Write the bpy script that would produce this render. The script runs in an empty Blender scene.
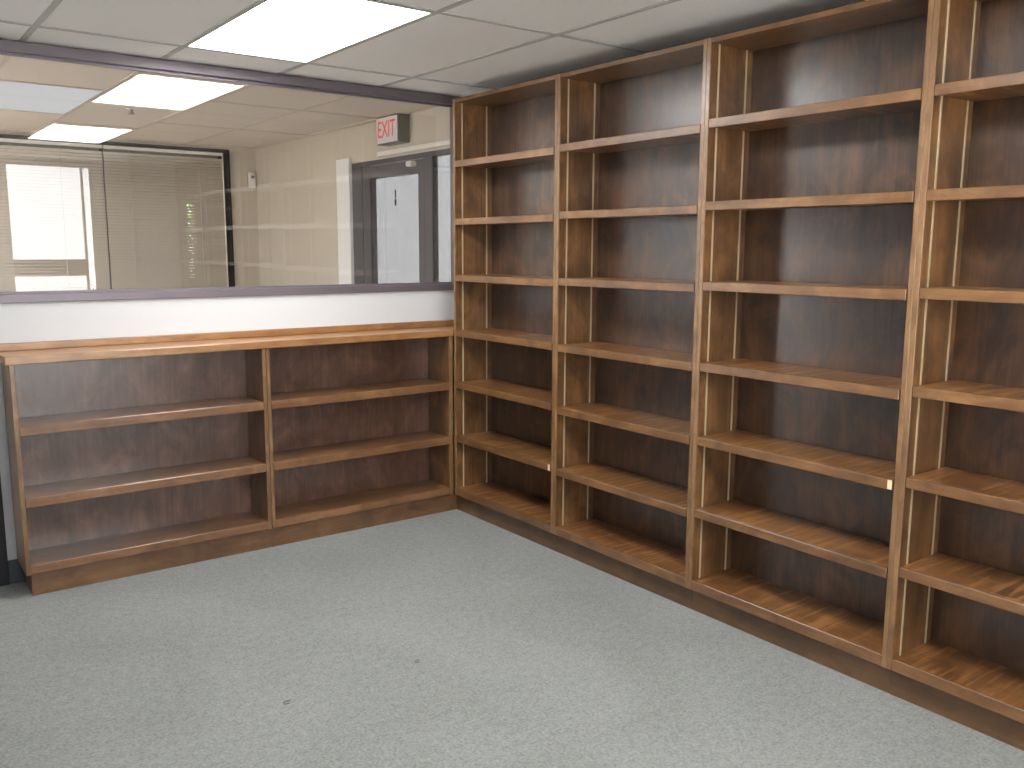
import bpy, bmesh, math, random
from mathutils import Vector, Matrix
random.seed(7)
S = bpy.context.scene
RAD_ = math.radians
COL = S.collection

# ---------------------------------------------------------------- camera
F, YAW, PIT, ROL = 884.4, 0.6447, 0.1519, 0.0042
CAM = Vector((-2.8773, -4.4065, 1.5964))
fw = Vector((math.cos(PIT)*math.sin(YAW), math.cos(PIT)*math.cos(YAW), -math.sin(PIT)))
r0 = Vector((math.cos(YAW), -math.sin(YAW), 0)); u0 = r0.cross(fw)
r = r0*math.cos(ROL) + u0*math.sin(ROL); u = -r0*math.sin(ROL) + u0*math.cos(ROL)
cd = bpy.data.cameras.new('camera'); cam = bpy.data.objects.new('camera', cd); COL.objects.link(cam)
cd.sensor_width = 36.0; cd.lens = F/1024*36.0; cd.clip_start = 0.02; cd.clip_end = 200
M = Matrix.Identity(4)
for i in range(3):
    M[i][0] = r[i]; M[i][1] = u[i]; M[i][2] = -fw[i]; M[i][3] = CAM[i]
cam.matrix_world = M
S.camera = cam

# ---------------------------------------------------------------- world, lights, exposure
SKY = 11.0            # overcast daylight outside
LAMP = 23.0           # ceiling fixtures behind the camera
LAMP_DIM = 0.64      # next-room panel in view, held dim so it doesn't clip
wd = bpy.data.worlds.new('world'); S.world = wd; wd.use_nodes = True
bg = wd.node_tree.nodes['Background']; bg.inputs[0].default_value = (0.97, 0.985, 1.0, 1); bg.inputs[1].default_value = SKY
S.view_settings.view_transform = 'Standard'; S.view_settings.look = 'None'
S.view_settings.gamma = 1.0; S.view_settings.use_curve_mapping = False
S.view_settings.exposure = 0.0
sl_ = bpy.data.lights.new('sun', 'SUN'); sl_.energy = 85.0; sl_.angle = RAD_(1.0); sl_.color = (1.0, 0.95, 0.88)
sun = bpy.data.objects.new('sun', sl_); COL.objects.link(sun)
sun.rotation_euler = Vector((0.10, 0.50, -0.87)).to_track_quat('-Z', 'Y').to_euler()   # high sun behind the camera

def portal(name, loc, size, rot):
    l = bpy.data.lights.new(name, 'AREA'); l.shape = 'RECTANGLE'; l.size, l.size_y = size
    l.cycles.is_portal = True
    o = bpy.data.objects.new(name, l); o.location = loc; o.rotation_euler = rot; COL.objects.link(o)

# ---------------------------------------------------------------- dimensions
XR = 0.35            # right (exterior) wall, inner face
XL = -4.70
YW = 0.27            # window wall face in this room
YO = 0.39            # its face in the next room
YF = 3.95            # far wall of the next room
YB = -5.66           # rear wall, behind the camera
ZC = 2.51            # ceiling
ZW = ZC + .05        # top of the walls, hidden above the tiles
RAD = math.radians

# ---------------------------------------------------------------- helpers
def box(bm, a, b):
    x0, x1 = sorted((a[0], b[0])); y0, y1 = sorted((a[1], b[1])); z0, z1 = sorted((a[2], b[2]))
    v = [bm.verts.new(c) for c in ((x0,y0,z0),(x1,y0,z0),(x1,y1,z0),(x0,y1,z0),(x0,y0,z1),(x1,y0,z1),(x1,y1,z1),(x0,y1,z1))]
    for f in ((3,2,1,0),(4,5,6,7),(0,1,5,4),(1,2,6,5),(2,3,7,6),(3,0,4,7)):
        bm.faces.new([v[i] for i in f])

def cyl(bm, c, rad, h, axis='Z', seg=16, r2=None):
    rot = {'Z': Matrix.Identity(4), 'X': Matrix.Rotation(RAD(90), 4, 'Y'), 'Y': Matrix.Rotation(RAD(90), 4, 'X')}[axis]
    bmesh.ops.create_cone(bm, cap_ends=True, segments=seg, radius1=rad, radius2=rad if r2 is None else r2, depth=h,
                          matrix=Matrix.Translation(c) @ rot)

def mesh(name, bm, mat, bevel=0.0):
    if bevel:
        bmesh.ops.bevel(bm, geom=list(bm.edges), offset=bevel, segments=1, affect='EDGES', clamp_overlap=True)
    bm.normal_update()
    me = bpy.data.meshes.new(name); bm.to_mesh(me); bm.free()
    for m in (mat if isinstance(mat, (list, tuple)) else [mat]):
        me.materials.append(m)
    return me

def obj(name, me, parent=None, loc=(0, 0, 0)):
    o = bpy.data.objects.new(name, me); COL.objects.link(o); o.location = loc
    if parent: o.parent = parent
    return o

def boxes(name, mat, lst, parent=None, loc=(0, 0, 0), bevel=0.0):
    bm = bmesh.new()
    for a, b in lst: box(bm, a, b)
    return obj(name, mesh(name, bm, mat, bevel), parent, loc)

def tag(o, label=None, cat=None, group=None, kind=None):
    if label: o['label'] = label
    if cat: o['category'] = cat
    if group: o['group'] = group
    if kind: o['kind'] = kind
    return o

def thing(name, label, cat, loc, group=None):
    o = bpy.data.objects.new(name, None); o.empty_display_size = 0.1; COL.objects.link(o); o.location = loc
    return tag(o, label, cat, group)

def struct(o): o['kind'] = 'structure'; return o

# ---------------------------------------------------------------- materials
def new_mat(name):
    m = bpy.data.materials.new(name); m.use_nodes = True
    return m, m.node_tree.nodes, m.node_tree.links, m.node_tree.nodes['Principled BSDF']

def rgb(r_, g_, b_):
    f = lambda c: (c/255/12.92) if c/255 <= .04045 else ((c/255+.055)/1.055)**2.4
    return (f(r_), f(g_), f(b_), 1)

def plain(name, col, rough=0.6, metal=0.0, noise=0.0, nscale=20, bump=0.0, spec=0.5):
    m, N, L, B = new_mat(name)
    B.inputs['Roughness'].default_value = rough; B.inputs['Metallic'].default_value = metal
    B.inputs['Specular IOR Level'].default_value = spec
    B.inputs['Base Color'].default_value = col
    tc = N.new('ShaderNodeTexCoord')
    nz = N.new('ShaderNodeTexNoise'); nz.inputs['Scale'].default_value = nscale; nz.inputs['Detail'].default_value = 4
    L.new(tc.outputs['Object'], nz.inputs['Vector'])
    if noise:
        mx = N.new('ShaderNodeMix'); mx.data_type = 'RGBA'
        mx.inputs[6].default_value = tuple(c*(1-noise) for c in col[:3]) + (1,)
        mx.inputs[7].default_value = tuple(min(1, c*(1+noise)) for c in col[:3]) + (1,)
        L.new(nz.outputs['Fac'], mx.inputs[0]); L.new(mx.outputs[2], B.inputs['Base Color'])
    if bump:
        bp = N.new('ShaderNodeBump'); bp.inputs['Strength'].default_value = bump; bp.inputs['Distance'].default_value = 0.002
        L.new(nz.outputs['Fac'], bp.inputs['Height']); L.new(bp.outputs['Normal'], B.inputs['Normal'])
    return m

def wood(name, axis, dark, mid, light, rough=0.34, cross_streaks=0.0, coat=0.6):
    """stained, blotchy birch veneer; grain runs along axis (0,1,2); worn adds paler streaks across the grain"""
    m, N, L, B = new_mat(name)
    tc = N.new('ShaderNodeTexCoord'); oi = N.new('ShaderNodeObjectInfo')
    off = N.new('ShaderNodeVectorMath'); off.operation = 'SCALE'
    comb = N.new('ShaderNodeCombineXYZ')
    for i in range(3): L.new(oi.outputs['Random'], comb.inputs[i])
    L.new(comb.outputs[0], off.inputs[0]); off.inputs['Scale'].default_value = 37.0
    add = N.new('ShaderNodeVectorMath'); add.operation = 'ADD'
    L.new(tc.outputs['Object'], add.inputs[0]); L.new(off.outputs[0], add.inputs[1])
    def mapped(along, across):
        mp = N.new('ShaderNodeMapping'); s = [across]*3; s[axis] = along
        mp.inputs['Scale'].default_value = s; L.new(add.outputs[0], mp.inputs['Vector']); return mp
    def noise(mp, scale, detail, dist=0.0, rough_=0.55):
        n = N.new('ShaderNodeTexNoise'); n.inputs['Scale'].default_value = scale; n.inputs['Detail'].default_value = detail
        n.inputs['Distortion'].default_value = dist; n.inputs['Roughness'].default_value = rough_
        L.new(mp.outputs[0], n.inputs['Vector']); return n
    grain = noise(mapped(1.2, 28), 3.0, 6, 0.4, 0.65)
    blotch = noise(mapped(1.8, 2.8), 2.6, 5, 0.9, 0.6)
    streak = noise(mapped(0.5, 7.0), 2.0, 3, 0.6)
    a = N.new('ShaderNodeMath'); a.operation = 'MULTIPLY_ADD'
    L.new(grain.outputs['Fac'], a.inputs[0]); a.inputs[1].default_value = 0.28
    b = N.new('ShaderNodeMath'); b.operation = 'MULTIPLY_ADD'
    L.new(blotch.outputs['Fac'], b.inputs[0]); b.inputs[1].default_value = 0.62
    c = N.new('ShaderNodeMath'); c.operation = 'MULTIPLY'
    L.new(streak.outputs['Fac'], c.inputs[0]); c.inputs[1].default_value = 0.25
    L.new(c.outputs[0], b.inputs[2]); L.new(b.outputs[0], a.inputs[2])
    cr = N.new('ShaderNodeValToRGB'); e = cr.color_ramp.elements
    e[0].position = 0.36; e[0].color = dark; e[1].position = 0.80; e[1].color = light
    n = cr.color_ramp.elements.new(0.56); n.color = mid
    L.new(a.outputs[0], cr.inputs[0])
    colour = cr.outputs[0]
    rg = N.new('ShaderNodeMath'); rg.operation = 'MULTIPLY_ADD'; L.new(blotch.outputs['Fac'], rg.inputs[0])
    rg.inputs[1].default_value = 0.22; rg.inputs[2].default_value = rough-0.11
    if cross_streaks:  # mixes in paler streaks across the grain
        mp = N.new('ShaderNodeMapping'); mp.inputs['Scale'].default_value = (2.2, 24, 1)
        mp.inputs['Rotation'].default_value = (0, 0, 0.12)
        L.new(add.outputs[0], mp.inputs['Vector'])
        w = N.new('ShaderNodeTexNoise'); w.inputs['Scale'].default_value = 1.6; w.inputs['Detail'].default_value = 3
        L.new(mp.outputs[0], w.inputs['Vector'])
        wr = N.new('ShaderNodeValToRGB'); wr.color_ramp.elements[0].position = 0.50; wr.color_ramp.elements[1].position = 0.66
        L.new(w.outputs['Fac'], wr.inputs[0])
        k = N.new('ShaderNodeMath'); k.operation = 'MULTIPLY'; k.inputs[1].default_value = cross_streaks
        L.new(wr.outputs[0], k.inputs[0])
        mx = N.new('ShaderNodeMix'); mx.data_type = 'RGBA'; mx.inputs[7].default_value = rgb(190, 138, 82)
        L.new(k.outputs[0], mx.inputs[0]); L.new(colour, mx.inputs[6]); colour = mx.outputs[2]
    L.new(colour, B.inputs['Base Color']); L.new(rg.outputs[0], B.inputs['Roughness'])
    bp = N.new('ShaderNodeBump'); bp.inputs['Strength'].default_value = 0.12; bp.inputs['Distance'].default_value = 0.0015
    L.new(grain.outputs['Fac'], bp.inputs['Height']); L.new(bp.outputs['Normal'], B.inputs['Normal'])
    B.inputs['Coat Weight'].default_value = coat; B.inputs['Coat Roughness'].default_value = 0.27; B.inputs['Coat IOR'].default_value = 1.6
    return m

def glass(name, tint=0.96, f0=0.055, col=(1, 1, 1)):
    """thin architectural glass: straight-through transmission plus a mirror reflection (Schlick)"""
    m = bpy.data.materials.new(name); m.use_nodes = True; N = m.node_tree.nodes; L = m.node_tree.links; N.clear()
    out = N.new('ShaderNodeOutputMaterial'); mix = N.new('ShaderNodeMixShader')
    t = N.new('ShaderNodeBsdfTransparent'); g = N.new('ShaderNodeBsdfGlossy')
    g.inputs['Roughness'].default_value = 0.0
    t.inputs[0].default_value = (tint*col[0], tint*col[1], tint*col[2], 1)
    lw = N.new('ShaderNodeLayerWeight'); lw.inputs['Blend'].default_value = 0.5
    pw = N.new('ShaderNodeMath'); pw.operation = 'POWER'; pw.inputs[1].default_value = 5
    L.new(lw.outputs['Facing'], pw.inputs[0])
    ma = N.new('ShaderNodeMath'); ma.operation = 'MULTIPLY_ADD'; ma.inputs[1].default_value = 1-f0; ma.inputs[2].default_value = f0
    L.new(pw.outputs[0], ma.inputs[0]); L.new(ma.outputs[0], mix.inputs[0])
    L.new(t.outputs[0], mix.inputs[1]); L.new(g.outputs[0], mix.inputs[2]); L.new(mix.outputs[0], out.inputs[0])
    return m

def emit(name, col, strength):
    m = bpy.data.materials.new(name); m.use_nodes = True; N = m.node_tree.nodes; L = m.node_tree.links; N.clear()
    out = N.new('ShaderNodeOutputMaterial'); e = N.new('ShaderNodeEmission')
    e.inputs[0].default_value = col; e.inputs[1].default_value = strength; L.new(e.outputs[0], out.inputs[0])
    return m

WD, WM, WL = rgb(56, 37, 20), rgb(104, 72, 42), rgb(152, 110, 66)
W_Z = wood('stained_veneer_upright', 2, WD, WM, WL)
W_Y = wood('stained_veneer_shelf', 1, rgb(56, 34, 17), rgb(106, 69, 37), rgb(154, 106, 59), cross_streaks=0.55)
W_X = wood('stained_veneer_low_shelf', 0, WD, WM, WL, cross_streaks=0.0)
E_Y = wood('solid_edge_along_shelf', 1, rgb(76, 50, 26), rgb(112, 77, 45), rgb(148, 107, 66), rough=0.42)
E_X = wood('solid_edge_along_low_shelf', 0, rgb(90, 58, 34), rgb(122, 84, 53), rgb(156, 114, 76), rough=0.42)
E_Z = wood('solid_edge_upright', 2, rgb(86, 58, 34), rgb(124, 90, 56), rgb(158, 122, 80), rough=0.42)
B_LOW = wood('hazed_low_back_panel', 2, rgb(58, 38, 28), rgb(94, 66, 52), rgb(136, 100, 80), rough=0.36, coat=1.0)  # reflected haze is mixed into this paler stain colour
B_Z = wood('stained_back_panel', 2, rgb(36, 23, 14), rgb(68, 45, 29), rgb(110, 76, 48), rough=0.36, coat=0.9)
TOPW = wood('solid_counter_wood', 0, rgb(112, 74, 42), rgb(150, 106, 64), rgb(184, 140, 94), rough=0.36)
BRASS = plain('pale_brass_strip', rgb(206, 192, 158), 0.38, 0.35)
CHIP = plain('bare_wood_chip', rgb(226, 202, 166), 0.6)
WALLW = plain('white_wall_paint', rgb(208, 210, 213), 0.55, noise=0.02, nscale=3, bump=0.05)
WALLB = plain('beige_wall_paint', rgb(200, 190, 174), 0.6, noise=0.03, nscale=2)
WALLD = plain('grey_wall_paint', rgb(178, 170, 156), 0.6, noise=0.03, nscale=2)
TILE = plain('ceiling_tile_board', rgb(246, 247, 246), 0.9, noise=0.04, nscale=60, bump=0.25)
TILEB = plain('beige_ceiling_tile_board', rgb(224, 210, 196), 0.9, noise=0.03, nscale=60, bump=0.2)
RAIL = plain('painted_ceiling_rail', rgb(186, 188, 186), 0.5)
RAILB = plain('painted_ceiling_rail_beige', rgb(204, 190, 176), 0.5)
BRONZE = plain('dark_anodised_frame', rgb(116, 109, 116), 0.38, 0.4, noise=0.06, nscale=8)
BRONZE2 = plain('grey_bronze_frame', rgb(98, 97, 101), 0.4, 0.3, noise=0.06, nscale=8)
BLACK = plain('black_frame', rgb(34, 34, 40), 0.4, 0.2)
RUBBER = plain('slate_rubber_base', rgb(66, 74, 80), 0.5)
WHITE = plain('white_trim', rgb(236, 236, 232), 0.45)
PLAST = plain('white_plastic', rgb(228, 224, 214), 0.4)
SLAT = plain('taupe_blind_slat', rgb(206, 196, 182), 0.45)
LAMP_M = emit('lamp_diffuser', (1.0, 0.99, 0.97, 1), LAMP)
LAMPD_M = emit('dimmed_lamp_diffuser', (1.0, 1.0, 1.0, 1), LAMP_DIM)
GLASS = glass('clear_pane')
GLASS_D = glass('tinted_door_pane', tint=math.sqrt(0.66/SKY)*1.0)
CONC = plain('outside_paving', rgb(196, 192, 184), 0.8, noise=0.08, nscale=4)
LEAF = plain('leaf_green', rgb(96, 140, 62), 0.6, noise=0.3, nscale=12)

def carpet():
    m, N, L, B = new_mat('grey_loop_carpet')
    B.inputs['Roughness'].default_value = 0.95; B.inputs['Specular IOR Level'].default_value = 0.15
    B.inputs['Sheen Weight'].default_value = 0.15
    tc = N.new('ShaderNodeTexCoord')
    def nz(s, d, dist=0):
        n = N.new('ShaderNodeTexNoise'); n.inputs['Scale'].default_value = s; n.inputs['Detail'].default_value = d
        n.inputs['Distortion'].default_value = dist
        L.new(tc.outputs['Object'], n.inputs['Vector']); return n
    fine = nz(95, 3); mid = nz(30, 3); big = nz(1.3, 4, 0.8)
    cr = N.new('ShaderNodeValToRGB'); e = cr.color_ramp.elements
    e[0].position = 0.30; e[0].color = rgb(113, 116, 117); e[1].position = 0.70; e[1].color = rgb(154, 156, 154)
    a = N.new('ShaderNodeMath'); a.operation = 'MULTIPLY_ADD'; L.new(fine.outputs['Fac'], a.inputs[0]); a.inputs[1].default_value = 0.7
    b = N.new('ShaderNodeMath'); b.operation = 'MULTIPLY'; L.new(mid.outputs['Fac'], b.inputs[0]); b.inputs[1].default_value = 0.3
    L.new(b.outputs[0], a.inputs[2]); L.new(a.outputs[0], cr.inputs[0])
    br = N.new('ShaderNodeValToRGB'); e = br.color_ramp.elements
    e[0].position = 0.3; e[0].color = (0.86, 0.86, 0.85, 1); e[1].position = 0.62; e[1].color = (1, 1, 1, 1)
    L.new(big.outputs['Fac'], br.inputs[0])
    mx = N.new('ShaderNodeMix'); mx.data_type = 'RGBA'; mx.blend_type = 'MULTIPLY'; mx.inputs[0].default_value = 1
    L.new(cr.outputs[0], mx.inputs[6]); L.new(br.outputs[0], mx.inputs[7]); L.new(mx.outputs[2], B.inputs['Base Color'])
    bp = N.new('ShaderNodeBump'); bp.inputs['Strength'].default_value = 0.6; bp.inputs['Distance'].default_value = 0.004
    L.new(fine.outputs['Fac'], bp.inputs['Height']); L.new(bp.outputs['Normal'], B.inputs['Normal'])
    return m
CARPET = carpet()

# ================================================================= STRUCTURE
Y3 = 6.30                                   # end of the third room
struct(boxes('floor', CARPET, [((XL-.1, YB-.1, -.1), (XR+.15, Y3+.1, 0))]))
g = boxes('ground_outside', CONC, [((-14, -16, -.30), (16, 16, -.12))]); struct(g)

# --- window wall between the rooms
XD1, XD0 = -2.37, -3.40                     # doorway left of the low bookcases
FB0, FB1, FT0 = 1.338, 1.378, 2.460         # frame: sill bottom/top, head bottom
struct(boxes('wall_back', WALLW, [((XD1, YW, 0), (XR, YO, FB0)), ((XL, YW, 0), (XD0-.05, YO, ZW))]))
wf = struct(bpy.data.objects.new('window_1', None)); COL.objects.link(wf); wf.location = (-1.1, YW, FB0)
def wpart(name, mat, lst, parent, bevel=0.0):
    L0 = parent.location
    return boxes(name, mat, [(tuple(Vector(a)-L0), tuple(Vector(b)-L0)) for a, b in lst], parent, bevel=bevel)
wpart('window_frame', BRONZE, [((XD1, YW-.012, FB0), (.245, YW+.06, FB1))], wf, .002)
wpart('window_frame', BRONZE, [((XD1, YW-.012, FT0), (.245, YW+.06, ZC))], wf, .002)
wpart('window_frame', BRONZE, [((.195, YW-.012, FB1), (.245, YW+.06, FT0))], wf, .002)
wpart('window_stop', BRONZE, [((XD1, YW+.02, FT0-.012), (.195, YW+.035, FT0)), ((XD1, YW+.02, FB1), (.195, YW+.035, FB1+.010))], wf)
wpart('pane', GLASS, [((XD1, YW+.036, FB1), (.195, YW+.042, FT0))], wf)
struct(boxes('trim_1', WALLW, [((.245, YW, FB0), (XR, YO, ZW))]))
d1 = struct(bpy.data.objects.new('door_1', None)); COL.objects.link(d1); d1.location = (-2.9, YW, 0)
wpart('door_frame', BLACK, [((XD1-.06, YW-.02, 0), (XD1, YO+.01, ZC))], d1, .003)
wpart('door_frame', BLACK, [((XD0-.05, YW-.02, 0), (XD0, YO+.01, ZC))], d1, .003)
wpart('door_frame', BLACK, [((XD0, YW-.02, 2.10), (XD1-.06, YO+.01, 2.16)), ((XD0, YW-.02, 2.46), (XD1-.06, YO+.01, ZC))], d1, .003)
lf = wpart('door_leaf', BLACK, [((XD0+.005, YW+.03, .01), (XD0+.10, YW+.075, 2.095)), ((XD1-.16, YW+.03, .01), (XD1-.065, YW+.075, 2.095)),
                           ((XD0+.10, YW+.03, .01), (XD1-.16, YW+.075, .25)), ((XD0+.10, YW+.03, 1.99), (XD1-.16, YW+.075, 2.095))], d1)
wpart('pane', GLASS, [((XD0+.10, YW+.05, .25), (XD1-.16, YW+.056, 1.99)), ((XD0, YW+.05, 2.16), (XD1-.06, YW+.056, 2.46))], d1)
hb = bmesh.new(); cyl(hb, (XD0+.14+2.9, -.01, 1.05), .011, .32, 'Z'); cyl(hb, (XD0+.14+2.9, .012, 1.17), .008, .05, 'Y'); cyl(hb, (XD0+.14+2.9, .012, .93), .008, .05, 'Y')
obj('door_handle', mesh('door_handle', hb, BRONZE2), lf)
struct(boxes('baseboard_back', RUBBER, [((XD1+.001, YW-.010, 0), (-.34, YW, .115))], bevel=.002))

# --- right (exterior) wall, door wall in the next room
DY0, DY1 = 0.46, 1.955                      # door and sidelight opening
DZ = 2.24
struct(boxes('wall_right', WALLW, [((XR, YB-.1, 0), (XR+.15, YO, ZW))]))
struct(boxes('wall_right_next_room', WALLB, [((XR, YO, 0), (XR+.15, DY0, ZW)), ((XR, DY0, DZ), (XR+.15, DY1, ZW)),
                                              ((XR, DY1, 0), (XR+.15, YF+.1, ZW)), ((XR+.15, YF, 0), (1.55, YF+.1, ZW)) ]))
d2 = struct(bpy.data.objects.new('door_2', None)); COL.objects.link(d2); d2.location = (XR, 1.3, 0)
wpart('door_frame', BRONZE2, [((XR-.006, DY0, 2.205), (XR+.045, DY1, DZ))], d2, .003)
wpart('door_frame', BRONZE2, [((XR-.006, 1.79, 0), (XR+.045, DY1, 2.205))], d2, .003)
wpart('door_frame', BRONZE2, [((XR-.006, .785, 0), (XR+.045, .885, 2.205))], d2, .003)
wpart('door_frame', BRONZE2, [((XR-.006, DY0, 0), (XR+.045, .50, 2.205)), ((XR-.006, .50, 0), (XR+.045, .785, .12))], d2, .003)
wpart('pane', GLASS_D, [((XR+.002, .50, .12), (XR+.008, .785, 2.205))], d2)
lf = wpart('door_leaf', BRONZE2, [((XR-.003, 1.675, .01), (XR+.055, 1.785, 2.20)), ((XR-.003, .89, .01), (XR+.055, .968, 2.20)),
                             ((XR-.003, .968, 2.11), (XR+.055, 1.675, 2.20)), ((XR-.003, .968, .01), (XR+.055, 1.675, .25))], d2, .002)
pn = wpart('pane', GLASS_D, [((XR+.004, .968, .25), (XR+.010, 1.675, 2.11))], d2)
def sub(name, mat, lst, parent, root, bevel=0.0):
    L0 = root.location
    return boxes(name, mat, [(tuple(Vector(a)-L0), tuple(Vector(b)-L0)) for a, b in lst], parent, bevel=bevel)
sub('door_closer', PLAST, [((XR-.05, .99, 2.155), (XR+.01, 1.06, 2.19))], lf, d2, .006)
sub('push_bar', BRONZE2, [((XR-.05, .95, .98), (XR-.02, 1.70, 1.03)), ((XR-.05, .93, .98), (XR+.01, .95, 1.03)), ((XR-.05, 1.70, .98), (XR+.01, 1.72, 1.03))], lf, d2, .004)
sub('sticker', BLACK, [((XR-.0005, 1.285, 1.955), (XR+.003, 1.300, 2.01)), ((XR-.0005, 1.282, 1.90), (XR+.003, 1.303, 1.945))], pn, d2)
struct(boxes('sunlit_patch_panel', WHITE, [((XR-.03, 1.958, 0), (XR, 2.18, 2.285))], bevel=.003))  # white panel stands in for a sunlit patch of the wall
struct(boxes('trim_3', PLAST, [((XR-.025, .40, 2.258), (XR, 1.51, 2.292))], bevel=.003))

# --- far wall of the next room, with the blind window, and the third room behind it
BX0, BX1, BZ0, BZ1 = -3.6, 0.095, 0.90, 2.492
struct(boxes('wall_far', WALLB, [((XL, YF, 0), (XR, YF+.1, BZ0)), ((BX1, YF, BZ0), (XR, YF+.1, ZW)), ((XL, YF, BZ0), (BX0, YF+.1, ZW)),
                                ((BX0, YF, BZ1), (BX1, YF+.1, ZW))]))
w2 = struct(bpy.data.objects.new('window_2', None)); COL.objects.link(w2); w2.location = (-1.7, YF, BZ0)
wpart('window_frame', BLACK, [((BX1-.072, YF-.02, BZ0), (BX1, YF+.11, BZ1))], w2, .003)
wpart('window_frame', BLACK, [((BX0, YF-.02, BZ0), (BX0+.07, YF+.11, BZ1))], w2, .003)
wpart('window_frame', BLACK, [((BX0+.07, YF-.02, BZ1-.03), (BX1-.072, YF+.11, BZ1)), ((BX0+.07, YF-.02, BZ0), (BX1-.072, YF+.11, BZ0+.05))], w2, .003)
wpart('window_frame', BLACK, [((-1.02, YF+.03, BZ0+.05), (-1.00, YF+.06, BZ1-.03))], w2)
wpart('pane', GLASS, [((BX0+.07, YF+.04, BZ0+.05), (-1.02, YF+.046, BZ1-.03)), ((-1.00, YF+.04, BZ0+.05), (BX1-.072, YF+.046, BZ1-.03))], w2)
# third room shell: its outside wall has a tall narrow window over shrubs
NX0, NX1 = .40, .49
struct(boxes('wall_third_room', WALLD, [((XL, Y3, 0), (NX0, Y3+.1, ZW)), ((NX1, Y3, 0), (1.45, Y3+.1, ZW)), ((NX0, Y3, 0), (NX1, Y3+.1, 1.0)),
                                       ((NX0, Y3, 2.10), (NX1, Y3+.1, ZW)), ((1.45, YF+.1, 0), (1.55, Y3+.1, ZW)), ((XL-.1, YF+.1, 0), (XL, Y3+.1, ZW))]))
w5 = struct(bpy.data.objects.new('window_5', None)); COL.objects.link(w5); w5.location = (.445, Y3, 1.0)
wpart('window_frame', WHITE, [((NX0-.12, Y3-.02, .98), (NX0, Y3, 2.13)), ((NX1, Y3-.02, .98), (NX1+.02, Y3, 2.13))], w5)
wpart('pane', GLASS, [((NX0, Y3+.04, 1.0), (NX1, Y3+.046, 2.10))], w5)

# --- left walls
def added_glazed_left(wname, wallmat, y0, y1, wnum, g0, g1, z0=.12, z1=2.36, n=3):
    struct(boxes(wname, wallmat, [((XL-.1, y0, 0), (XL, g0, ZW)), ((XL-.1, g1, 0), (XL, y1, ZW)), ((XL-.1, g0, 0), (XL, g1, z0)), ((XL-.1, g0, z1), (XL, g1, ZW))]))
    w = struct(bpy.data.objects.new('window_%d' % wnum, None)); COL.objects.link(w); w.location = (XL, (g0+g1)/2, z0)
    for k in range(n+1):
        yy = g0 + (g1-g0)*k/n; ya = min(max(yy, g0+.03), g1-.03)
        wpart('window_frame', BRONZE, [((XL-.09, ya-.03, z0), (XL+.01, ya+.03, z1))], w)
    wpart('window_frame', BRONZE, [((XL-.09, g0, z0-.01), (XL+.012, g1, z0+.04)), ((XL-.09, g0, z1-.04), (XL+.012, g1, z1+.01))], w)
    wpart('pane', GLASS, [((XL-.05, g0, z0), (XL-.044, g1, z1))], w)
    portal('daylight_portal', (XL-.12, (g0+g1)/2, (z0+z1)/2), (z1-z0, g1-g0), (0, RAD(-90), 0))
struct(boxes('wall_left', WALLW, [((XL-.1, YB-.1, 0), (XL, YW+.1, ZW))]))
added_glazed_left('wall_left_next_room', WALLB, YW+.1, YF+.1, 4, .9, 2.9)  # unseen window added to bring daylight into the next room
struct(boxes('baseboard_left', RUBBER, [((XL, YB, 0), (XL+.008, YW, .10))]))

# --- rear wall with daylight windows (behind the camera, the first mirrored in the interior glass)
wins = [(-1.46, -.61), (-2.60, -1.66)]  # second window is unseen, added to let more daylight in
WZ0, WZ1 = .40, 2.46
segs = []; xs = [XL] + [v for a, b in sorted(wins) for v in (a, b)] + [XR]
for i in range(0, len(xs), 2): segs.append(((xs[i], YB-.1, 0), (xs[i+1], YB, ZW)))
for a, b in wins: segs += [((a, YB-.1, 0), (b, YB, WZ0)), ((a, YB-.1, WZ1), (b, YB, ZW))]
struct(boxes('wall_rear', WALLW, segs))
for n, (a, b) in enumerate(wins):
    w = struct(bpy.data.objects.new('window_%d' % (n+6), None)); COL.objects.link(w); w.location = ((a+b)/2, YB, WZ0)
    wpart('window_frame', WHITE, [((a-.06, YB, WZ0-.04), (a+.03, YB+.02, WZ1+.03)), ((b-.03, YB, WZ0-.04), (b+.10, YB+.02, WZ1+.03)),
                                  ((a+.03, YB, WZ1-.02), (b-.03, YB+.02, WZ1+.03)), ((a+.03, YB, WZ0-.04), (b-.03, YB+.04, WZ0+.02))], w)
    b2 = -.70 if n == 0 else b
    if n == 0: wpart('added_mullion', BRONZE2, [((-.715, YB-.07, WZ0), (-.695, YB-.02, WZ1))], w)  # added with the narrow opening beside it to imitate brightly lit casing
    wpart('meeting_rail', BRONZE2, [((a, YB-.07, 1.28), (b2, YB-.02, 1.46))], w)
    wpart('pane', GLASS, [((a, YB-.06, WZ0), (b, YB-.054, WZ1))], w)
    bl = wpart('blind_slat', WHITE, [((a+.04, YB-.045, z), (b2-.04, YB-.025, z+.002)) for z in [WZ0+.03+.045*k for k in range(18)]], w)
    bl['kind'] = 'stuff'
    portal('daylight_portal', ((a+b)/2, YB-.12, (WZ0+WZ1)/2), (b-a, WZ1-WZ0), (RAD(90), 0, 0))
struct(boxes('baseboard_rear', RUBBER, [((XL+.008, YB, 0), (XR, YB+.008, .10))]))
portal('daylight_portal', (XR+.13, (DY0+DY1)/2, DZ/2), (DY1-DY0, DZ), (0, RAD(90), RAD(180)))

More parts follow.
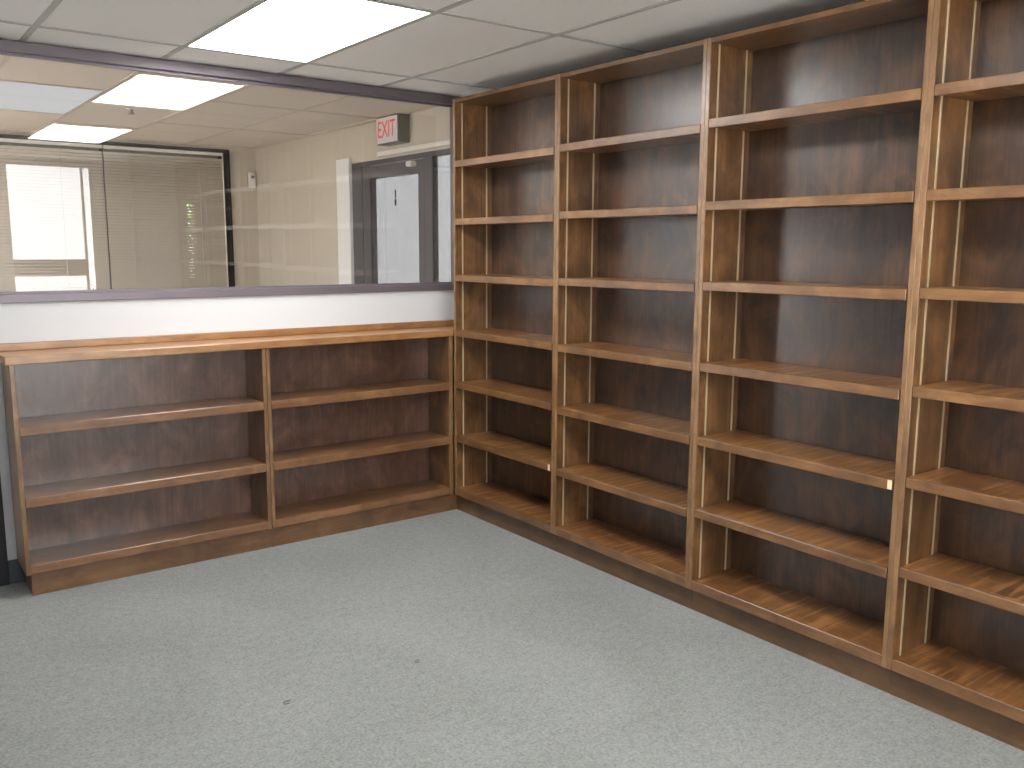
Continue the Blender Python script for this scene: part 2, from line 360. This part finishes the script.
# ---------------------------------------------------------------- ceilings: tiles, rails, lamps
GX = [XL, -4.58, -3.97, -3.36, -2.75, -2.14, -1.53, -.925, -.315, .295, XR]
lamps = []      # cells taken by a fixture
def ceiling(name, mat, railmat, y0, y1, yl_for):
    slab = struct(boxes(name, WALLD, [((XL-.1, y0, ZC+.05), (XR+.15, y1, ZC+.12))]))
    tm = {}
    bmr = bmesh.new()
    w = .012
    for i in range(len(GX)-1):
        xa, xb = GX[i], GX[i+1]
        if xb-xa < .02: continue
        ys = [y0] + [v for v in yl_for(i) if y0+.03 < v < y1-.03] + [y1]
        for j in range(len(ys)-1):
            ya, yb = ys[j], ys[j+1]
            if any(abs((xa+xb)/2-lx) < .2 and ya-.05 < ly < yb+.05 and abs((ya+yb)/2-ly) < .25 for lx, ly in lamps):
                pass
            else:
                key = (round(xb-xa, 3), round(yb-ya, 3))
                if key not in tm:
                    bm = bmesh.new(); hx, hy = (xb-xa)/2-.004, (yb-ya)/2-.004
                    box(bm, (-hx, -hy, 0), (hx, hy, .015)); tm[key] = mesh('ceiling_tile', bm, mat, .002)
                obj('ceiling_tile', tm[key], slab, ((xa+xb)/2, (ya+yb)/2, ZC+.004))
            if j: box(bmr, (xa+w, ya-w, ZC), (xb-w, ya+w, ZC+.006))
        if i: box(bmr, (xa-w, y0, ZC-.0005), (xa+w, y1, ZC+.0055))
    obj('ceiling_rail', mesh('ceiling_rail', bmr, railmat), slab)
    return slab
lamps = [(-1.2275, -.695), (-1.2275, -3.14)]
ceiling('ceiling', TILE, RAIL, YB-.1, YW+.06, lambda i: [-4.97, -3.75, -2.53, -1.31, -.085])
here = list(lamps)
lamps = [(-1.835, 2.0), (-3.055, 3.22)]
ceiling('ceiling_next_room', TILEB, RAILB, YW+.06, YF+.05, lambda i: [.62, 1.84, 3.06] if i == 6 else [1.39, 2.61, 3.83])
there = list(lamps); lamps = []
struct(boxes('ceiling_third_room', WALLD, [((XL, YF+.05, ZC), (1.55, Y3+.1, ZC+.1))]))
struct(boxes('roof', CONC, [((XL-.3, YB-.5, ZC+.12), (1.8, Y3+.3, ZC+.3))]))

lamp_proto = {}
def ceiling_lamp(x, y, bright, label):
    t = thing('ceiling_light', label, 'ceiling light', (x, y, ZC), 'recessed ceiling light panels')
    k = bright
    if k not in lamp_proto:
        hx, hy = .2995, .602
        bm = bmesh.new(); e = .012
        for a, b in (((-hx, -hy, 0), (-hx+e, hy, .03)), ((hx-e, -hy, 0), (hx, hy, .03)), ((-hx+e, -hy, 0), (hx-e, -hy+e, .03)), ((-hx+e, hy-e, 0), (hx-e, hy, .03))):
            box(bm, a, b)
        fr = mesh('lamp_frame', bm, RAIL)
        bm = bmesh.new(); box(bm, (-hx+e, -hy+e, .004), (hx-e, hy-e, .008)); df = mesh('diffuser', bm, LAMP_M if bright else LAMPD_M)
        bm = bmesh.new(); box(bm, (-hx+.002, -hy+.002, .030), (hx-.002, hy-.002, .046)); hs = mesh('housing', bm, WHITE)
        lamp_proto[k] = (fr, df, hs)
    fr, df, hs = lamp_proto[k]
    obj('lamp_frame', fr, t); obj('diffuser', df, t); obj('housing', hs, t)
ceiling_lamp(*here[0], True, 'large white ceiling light panel nearest the camera, above the corner shelves')
ceiling_lamp(*here[1], True, 'bright ceiling light panel of this room behind the first one, out of frame')
ceiling_lamp(*there[0], False, 'white ceiling light panel seen through the glass at far left')
ceiling_lamp(*there[1], True, 'added fill light panel of the next room nearest its far wall, out of view')  # unseen panel added to brighten the next room

# ================================================================= TALL BOOKCASES (right)
BW, TH, TD, TT = 0.942, 0.0195, 0.275, 2.44
ZB0, ZB1 = 0.108, 0.152
def tall_proto(label):
    t = thing('tall_bookcase', label, 'bookcase', (TD/2, -BW/2, 0), 'tall bookcases along the right wall')
    h = BW/2-.0004; x0, x1 = -TD/2, TD/2
    for s in (-1, 1):
        sp = boxes('side_panel', W_Z, [((x0+.006, s*(h-TH), 0.0 if False else ZB0), (x1, s*h, TT))], t)
        boxes('edge_strip', E_Z, [((x0, s*(h-TH), ZB0), (x0+.006, s*h, TT))], sp, bevel=.0015)
        for px in (.052, .225):
            boxes('shelf_standard', BRASS, [((x0+px-.004, s*(h-TH-.003), ZB1), (x0+px+.004, s*(h-TH), TT-.02))], t)
    i = h-TH
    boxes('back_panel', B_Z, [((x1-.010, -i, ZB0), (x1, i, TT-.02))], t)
    boxes('top_panel', E_Y, [((x0+.004, -i, TT-.02), (x1, i, TT))], t, bevel=.001)
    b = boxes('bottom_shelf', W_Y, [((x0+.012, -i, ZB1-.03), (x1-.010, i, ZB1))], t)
    boxes('edge_strip', E_Y, [((x0+.001, -i, ZB0), (x0+.012, i, ZB1))], b, bevel=.0015)
    boxes('toe_kick', W_Y if False else E_TK, [((x0+.036, -h, 0), (x0+.056, h, ZB0)), ], t)
    boxes('toe_kick', E_TK, [((x1-.03, -h, 0), (x1-.012, h, ZB0)), ], t)
    return t
E_TK = wood('toe_board_wood', 1, rgb(62, 41, 22), rgb(94, 65, 37), rgb(122, 88, 53), rough=0.42)
E_TKX = wood('toe_board_wood_low', 0, rgb(70, 46, 28), rgb(106, 74, 46), rgb(138, 100, 64), rough=0.42)
i_ = BW/2-.0004-TH-.004
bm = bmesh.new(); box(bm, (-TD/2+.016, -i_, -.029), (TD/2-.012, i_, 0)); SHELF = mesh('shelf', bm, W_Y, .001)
bm = bmesh.new(); box(bm, (-TD/2-.002, -i_, -.037), (-TD/2+.016, i_, 0)); STRIP = mesh('edge_strip', bm, E_Y, .002)
heights = [
    [2.096, 1.768, 1.443, 1.118, .806, .478],
    [2.106, 1.780, 1.452, 1.116, .793, .467],
    [2.122, 1.792, 1.464, 1.122, .800, .478],
    [2.127, 1.794, 1.472, 1.140, .820, .497],
    [2.120, 1.790, 1.465, 1.125, .805, .480]]
tl = ['tall brown stained bookcase in the corner, touching the low bookcase and interior window',
      'tall brown stained bookcase, second from the corner',
      'tall brown stained bookcase, third from the corner, the nearest one shown whole',
      'tall brown stained bookcase at the right edge of the view, cut off by the frame',
      'tall brown stained bookcase nearest the camera, beyond the right edge of the view']
def copy_tree(o, parent=None):
    c = o.copy(); COL.objects.link(c); c.parent = parent
    for ch in list(o.children): copy_tree(ch, c)
    return c
proto = tall_proto(tl[0])
units = [proto] + [copy_tree(proto) for _ in range(4)]
for k, t in enumerate(units):
    t['label'] = tl[k]; t.location.y = -BW*(k+.5)
    for n, z in enumerate(heights[k]):
        tilt = random.uniform(-.0035, .0035)
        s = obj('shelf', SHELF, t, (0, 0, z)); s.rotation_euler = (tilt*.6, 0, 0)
        obj('edge_strip', STRIP, s)
    for ch in list(t.children):
        if ch.name.startswith('side_panel'): pass
boxes('toe_kick', E_TK, [((-TD/2+.036, BW/2-.0004, 0), (-TD/2+.056, BW/2+.052, ZB0))], units[0])
def chip(t, n, side):
    s = [c for c in t.children if c.name.split('.')[0] == 'shelf'][n]
    c = boxes('bare_chip', CHIP, [((-TD/2-.0035, side*(i_-.018), -.034), (-TD/2-.002, side*(i_-.002), -.001))], s)
    c['label'] = 'pale bare wood chip at the end of the edge strip'
chip(units[0], 5, -1); chip(units[2], 4, -1)

# ================================================================= LOW BOOKCASES (back)
LZ = 1.079
def low_unit(xa, xb, label):
    w = xb-xa; h = w/2-.0004; t = thing('low_bookcase', label, 'bookcase', ((xa+xb)/2, .13, 0), 'low bookcases under the interior window')
    y0, y1 = -.13+.006, .13-.002
    for s in (-1, 1):
        th = TH if not (s == 1 and xb > -.1) else .026
        sp = boxes('side_panel', W_Z, [((s*(h-th), y0+.006, ZB0), (s*h, y1, LZ))], t)
        boxes('edge_strip', E_Z, [((s*(h-th), y0, ZB0), (s*h, y0+.006, LZ))], sp, bevel=.0015)
    th = .026; i0, i1 = -h+TH, (h-(.026 if xb > -.1 else TH))
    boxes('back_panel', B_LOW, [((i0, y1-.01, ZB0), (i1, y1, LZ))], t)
    b = boxes('bottom_shelf', W_X, [((i0, y0+.014, ZB1-.03), (i1, y1-.01, ZB1))], t)
    boxes('edge_strip', E_X, [((i0, y0+.001, ZB0+.004), (i1, y0+.014, ZB1))], b, bevel=.0015)
    boxes('toe_kick', E_TKX, [((-h+(.024 if xa < -2 else 0), y0+.026, 0), (h+(.039 if xb > -.1 else 0), y0+.046, ZB0))], t)
    boxes('toe_kick', E_TKX, [((-h+(.024 if xa < -2 else 0), y0+.046, 0), (-h+.05, y1, ZB0))], t)
    for z in (.799, .468):
        s = boxes('shelf', W_X, [((i0+.001, y0+.016, -.034), (i1-.001, y1-.012, 0))], t, (0, 0, z), bevel=.001)
        boxes('edge_strip', E_X, [((i0+.001, y0-.001, -.043), (i1-.001, y0+.016, 0))], s, bevel=.002)
    return t
low_unit(-2.329, -1.160, 'low brown bookcase at left end of the counter, by the doorway')
low_unit(-1.159, -.003, 'low brown bookcase between its twin and the corner')
ct = thing('counter_top', 'long wooden counter top over both low bookcases, under the white wall', 'counter top', (-1.1, .13, LZ))
boxes('counter_slab', TOPW, [((-2.345+1.1, -.13, 0), (.285+1.1-.285, .14-.002, .038))], ct, bevel=.003)
boxes('counter_slab', TOPW, [((1.1, -.13+.002, 0), (.30+1.1, .14-.002, .038))], ct, bevel=.001)
boxes('backsplash_strip', TOPW, [((-2.345+1.1, .118, .038), (.30+1.1, .138, .074))], ct, bevel=.003)

# ================================================================= SMALL THINGS
# exit sign on the door wall
ex = thing('exit_sign', 'lit exit sign with red letters on the beige wall above the glass door', 'exit sign', (XR, 1.225, 2.32))
boxes('sign_box', plain('sign_box_grey', rgb(120, 124, 118), .5), [((-.095, -.15, 0), (0, .15, .188))], ex, bevel=.004)
boxes('sign_face', emit('sign_face_glow', rgb(238, 222, 210), .62), [((-.101, -.142, .008), (-.0955, .142, .180))], ex)
cu = bpy.data.curves.new('exit_letters', 'FONT'); cu.body = 'EXIT'; cu.size = .155; cu.extrude = .001; cu.align_x = 'CENTER'; cu.align_y = 'CENTER'
cu.space_character = 1.02
to = bpy.data.objects.new('exit_letters', cu); COL.objects.link(to)
dg = bpy.context.evaluated_depsgraph_get(); me = bpy.data.meshes.new_from_object(to.evaluated_get(dg)); bpy.data.objects.remove(to)
me.name = 'exit_letters'; me.materials.clear(); me.materials.append(emit('exit_red', rgb(226, 92, 92), .95))
lt = obj('letters', me, ex, (-.1035, 0, .094)); lt.rotation_euler = (RAD(90), 0, RAD(-90)); lt.scale = (.78, 1.05, 1)
# thermostat-like box on the far wall
tt = thing('wall_sensor', 'small white sensor box on the far beige wall near the corner', 'sensor', (.30, YF, 2.16))
boxes('sensor_body', PLAST, [((-.03, -.035, 0), (.03, 0, .14))], tt, bevel=.006)
bm = bmesh.new(); cyl(bm, (0, -.037, .095), .015, .006, 'Y', 14); obj('sensor_lens', mesh('sensor_lens', bm, plain('lens_grey', rgb(120, 118, 112), .3)), tt)
# sprinkler
sk = thing('sprinkler_head', 'small metal sprinkler head on the beige ceiling of the next room', 'sprinkler', (-1.24, 2.02, ZC))
bm = bmesh.new(); cyl(bm, (0, 0, -.002), .035, .006, 'Z', 20); obj('escutcheon', mesh('escutcheon', bm, PLAST), sk)
bm = bmesh.new(); cyl(bm, (0, 0, -.017), .010, .026, 'Z', 12); cyl(bm, (0, 0, -.032), .022, .003, 'Z', 16); obj('nozzle', mesh('nozzle', bm, BRONZE2), sk)
# blind in front of the third room
vb = thing('venetian_blind', 'wide closed taupe venetian blind in the black framed window of the far wall', 'blind', (-1.7, YF-.03, BZ0))
bm = bmesh.new(); n = 0; z = BZ0+.06; th = RAD(58)
dy, dz = 0.015*math.cos(th), .015*math.sin(th)
while z < BZ1-.075:
    for xa, xb in ((BX0+.08, -1.015), (-1.005, BX1-.078)):
        v = [bm.verts.new((xx+1.7, s*dy, z-BZ0+s*dz+e)) for e in (0, .0006) for xx, s in ((xa, -1), (xb, -1), (xb, 1), (xa, 1))]
        for f in ((3,2,1,0),(4,5,6,7),(0,1,5,4),(1,2,6,5),(2,3,7,6),(3,0,4,7)): bm.faces.new([v[i] for i in f])
    z += .027
sl = obj('slat', mesh('slat', bm, SLAT), vb); sl['kind'] = 'stuff'
boxes('head_rail', PLAST, [((BX0+.08+1.7, -.018, BZ1-.062-BZ0), (-1.015+1.7, .012, BZ1-.036-BZ0)), ((-1.005+1.7, -.018, BZ1-.062-BZ0), (BX1-.078+1.7, .012, BZ1-.036-BZ0))], vb)
for x in (-3.2, -2.4, -1.35, -.80, -.20): boxes('ladder_cord', SLAT, [((x+1.7-.002, -.016, .05), (x+1.7+.002, -.013, BZ1-.06-BZ0))], vb)
boxes('side_rail', PLAST, [((BX1-.078+1.7, -.014, .05), (BX1-.072+1.7, .01, BZ1-.036-BZ0))], vb)
# threads on the carpet
def thread(x, y, rad, label):
    bm = bmesh.new(); pts = []
    for k in range(15):
        a = k/14*RAD(290); pts.append((rad*math.cos(a)*1.2, rad*math.sin(a), .002+.001*math.sin(3*a)))
    prev = None
    for i, c in enumerate(pts):
        ring = [bm.verts.new((c[0]+.0016*math.cos(q)*math.cos(i/14*5), c[1]+.0018*math.cos(q)*math.sin(i/14*5), c[2]+.0016*math.sin(q)+.001)) for q in (0, 1.57, 3.14, 4.71)]
        if prev:
            for j in range(4): bm.faces.new((prev[j], prev[(j+1) % 4], ring[(j+1) % 4], ring[j]))
        prev = ring
    o = obj('thread', mesh('thread', bm, plain('dark_thread', rgb(96, 92, 88), .8)), None, (x, y, 0)); tag(o, label, 'thread')
thread(-1.751, -1.589, .011, 'curl of dark thread lying on the grey carpet, nearer to the camera')
thread(-1.218, -1.591, .009, 'smaller curl of thread on the carpet, nearer to the tall bookcases')
# shrub outside the third room's window
def shrub(x, y, label):
    t = thing('shrub', label, 'shrub', (x, y, -.12), 'shrubs outside the far window')
    bm = bmesh.new(); cyl(bm, (0, 0, .4), .03, .8, 'Z', 8); obj('trunk', mesh('trunk', bm, plain('bark', rgb(90, 74, 58), .9)), t)
    bm = bmesh.new()
    for k in range(500):
        a, b = random.uniform(0, 6.283), random.uniform(-1, 1); rr = random.uniform(.25, .5)
        c = Vector((rr*math.cos(a)*math.sqrt(1-b*b), rr*math.sin(a)*math.sqrt(1-b*b), 1.35+b*rr*1.9))
        d1_ = Vector((random.gauss(0, 1), random.gauss(0, 1), random.gauss(0, 1))).normalized()*.07; d2_ = d1_.orthogonal().normalized()*.03
        bm.faces.new([bm.verts.new(c+q) for q in (-d1_, d2_, d1_, -d2_)])
    fo = obj('foliage', mesh('foliage', bm, LEAF), t); fo['kind'] = 'stuff'
shrub(.75, 7.4, 'leafy green shrub outside the narrow far window')
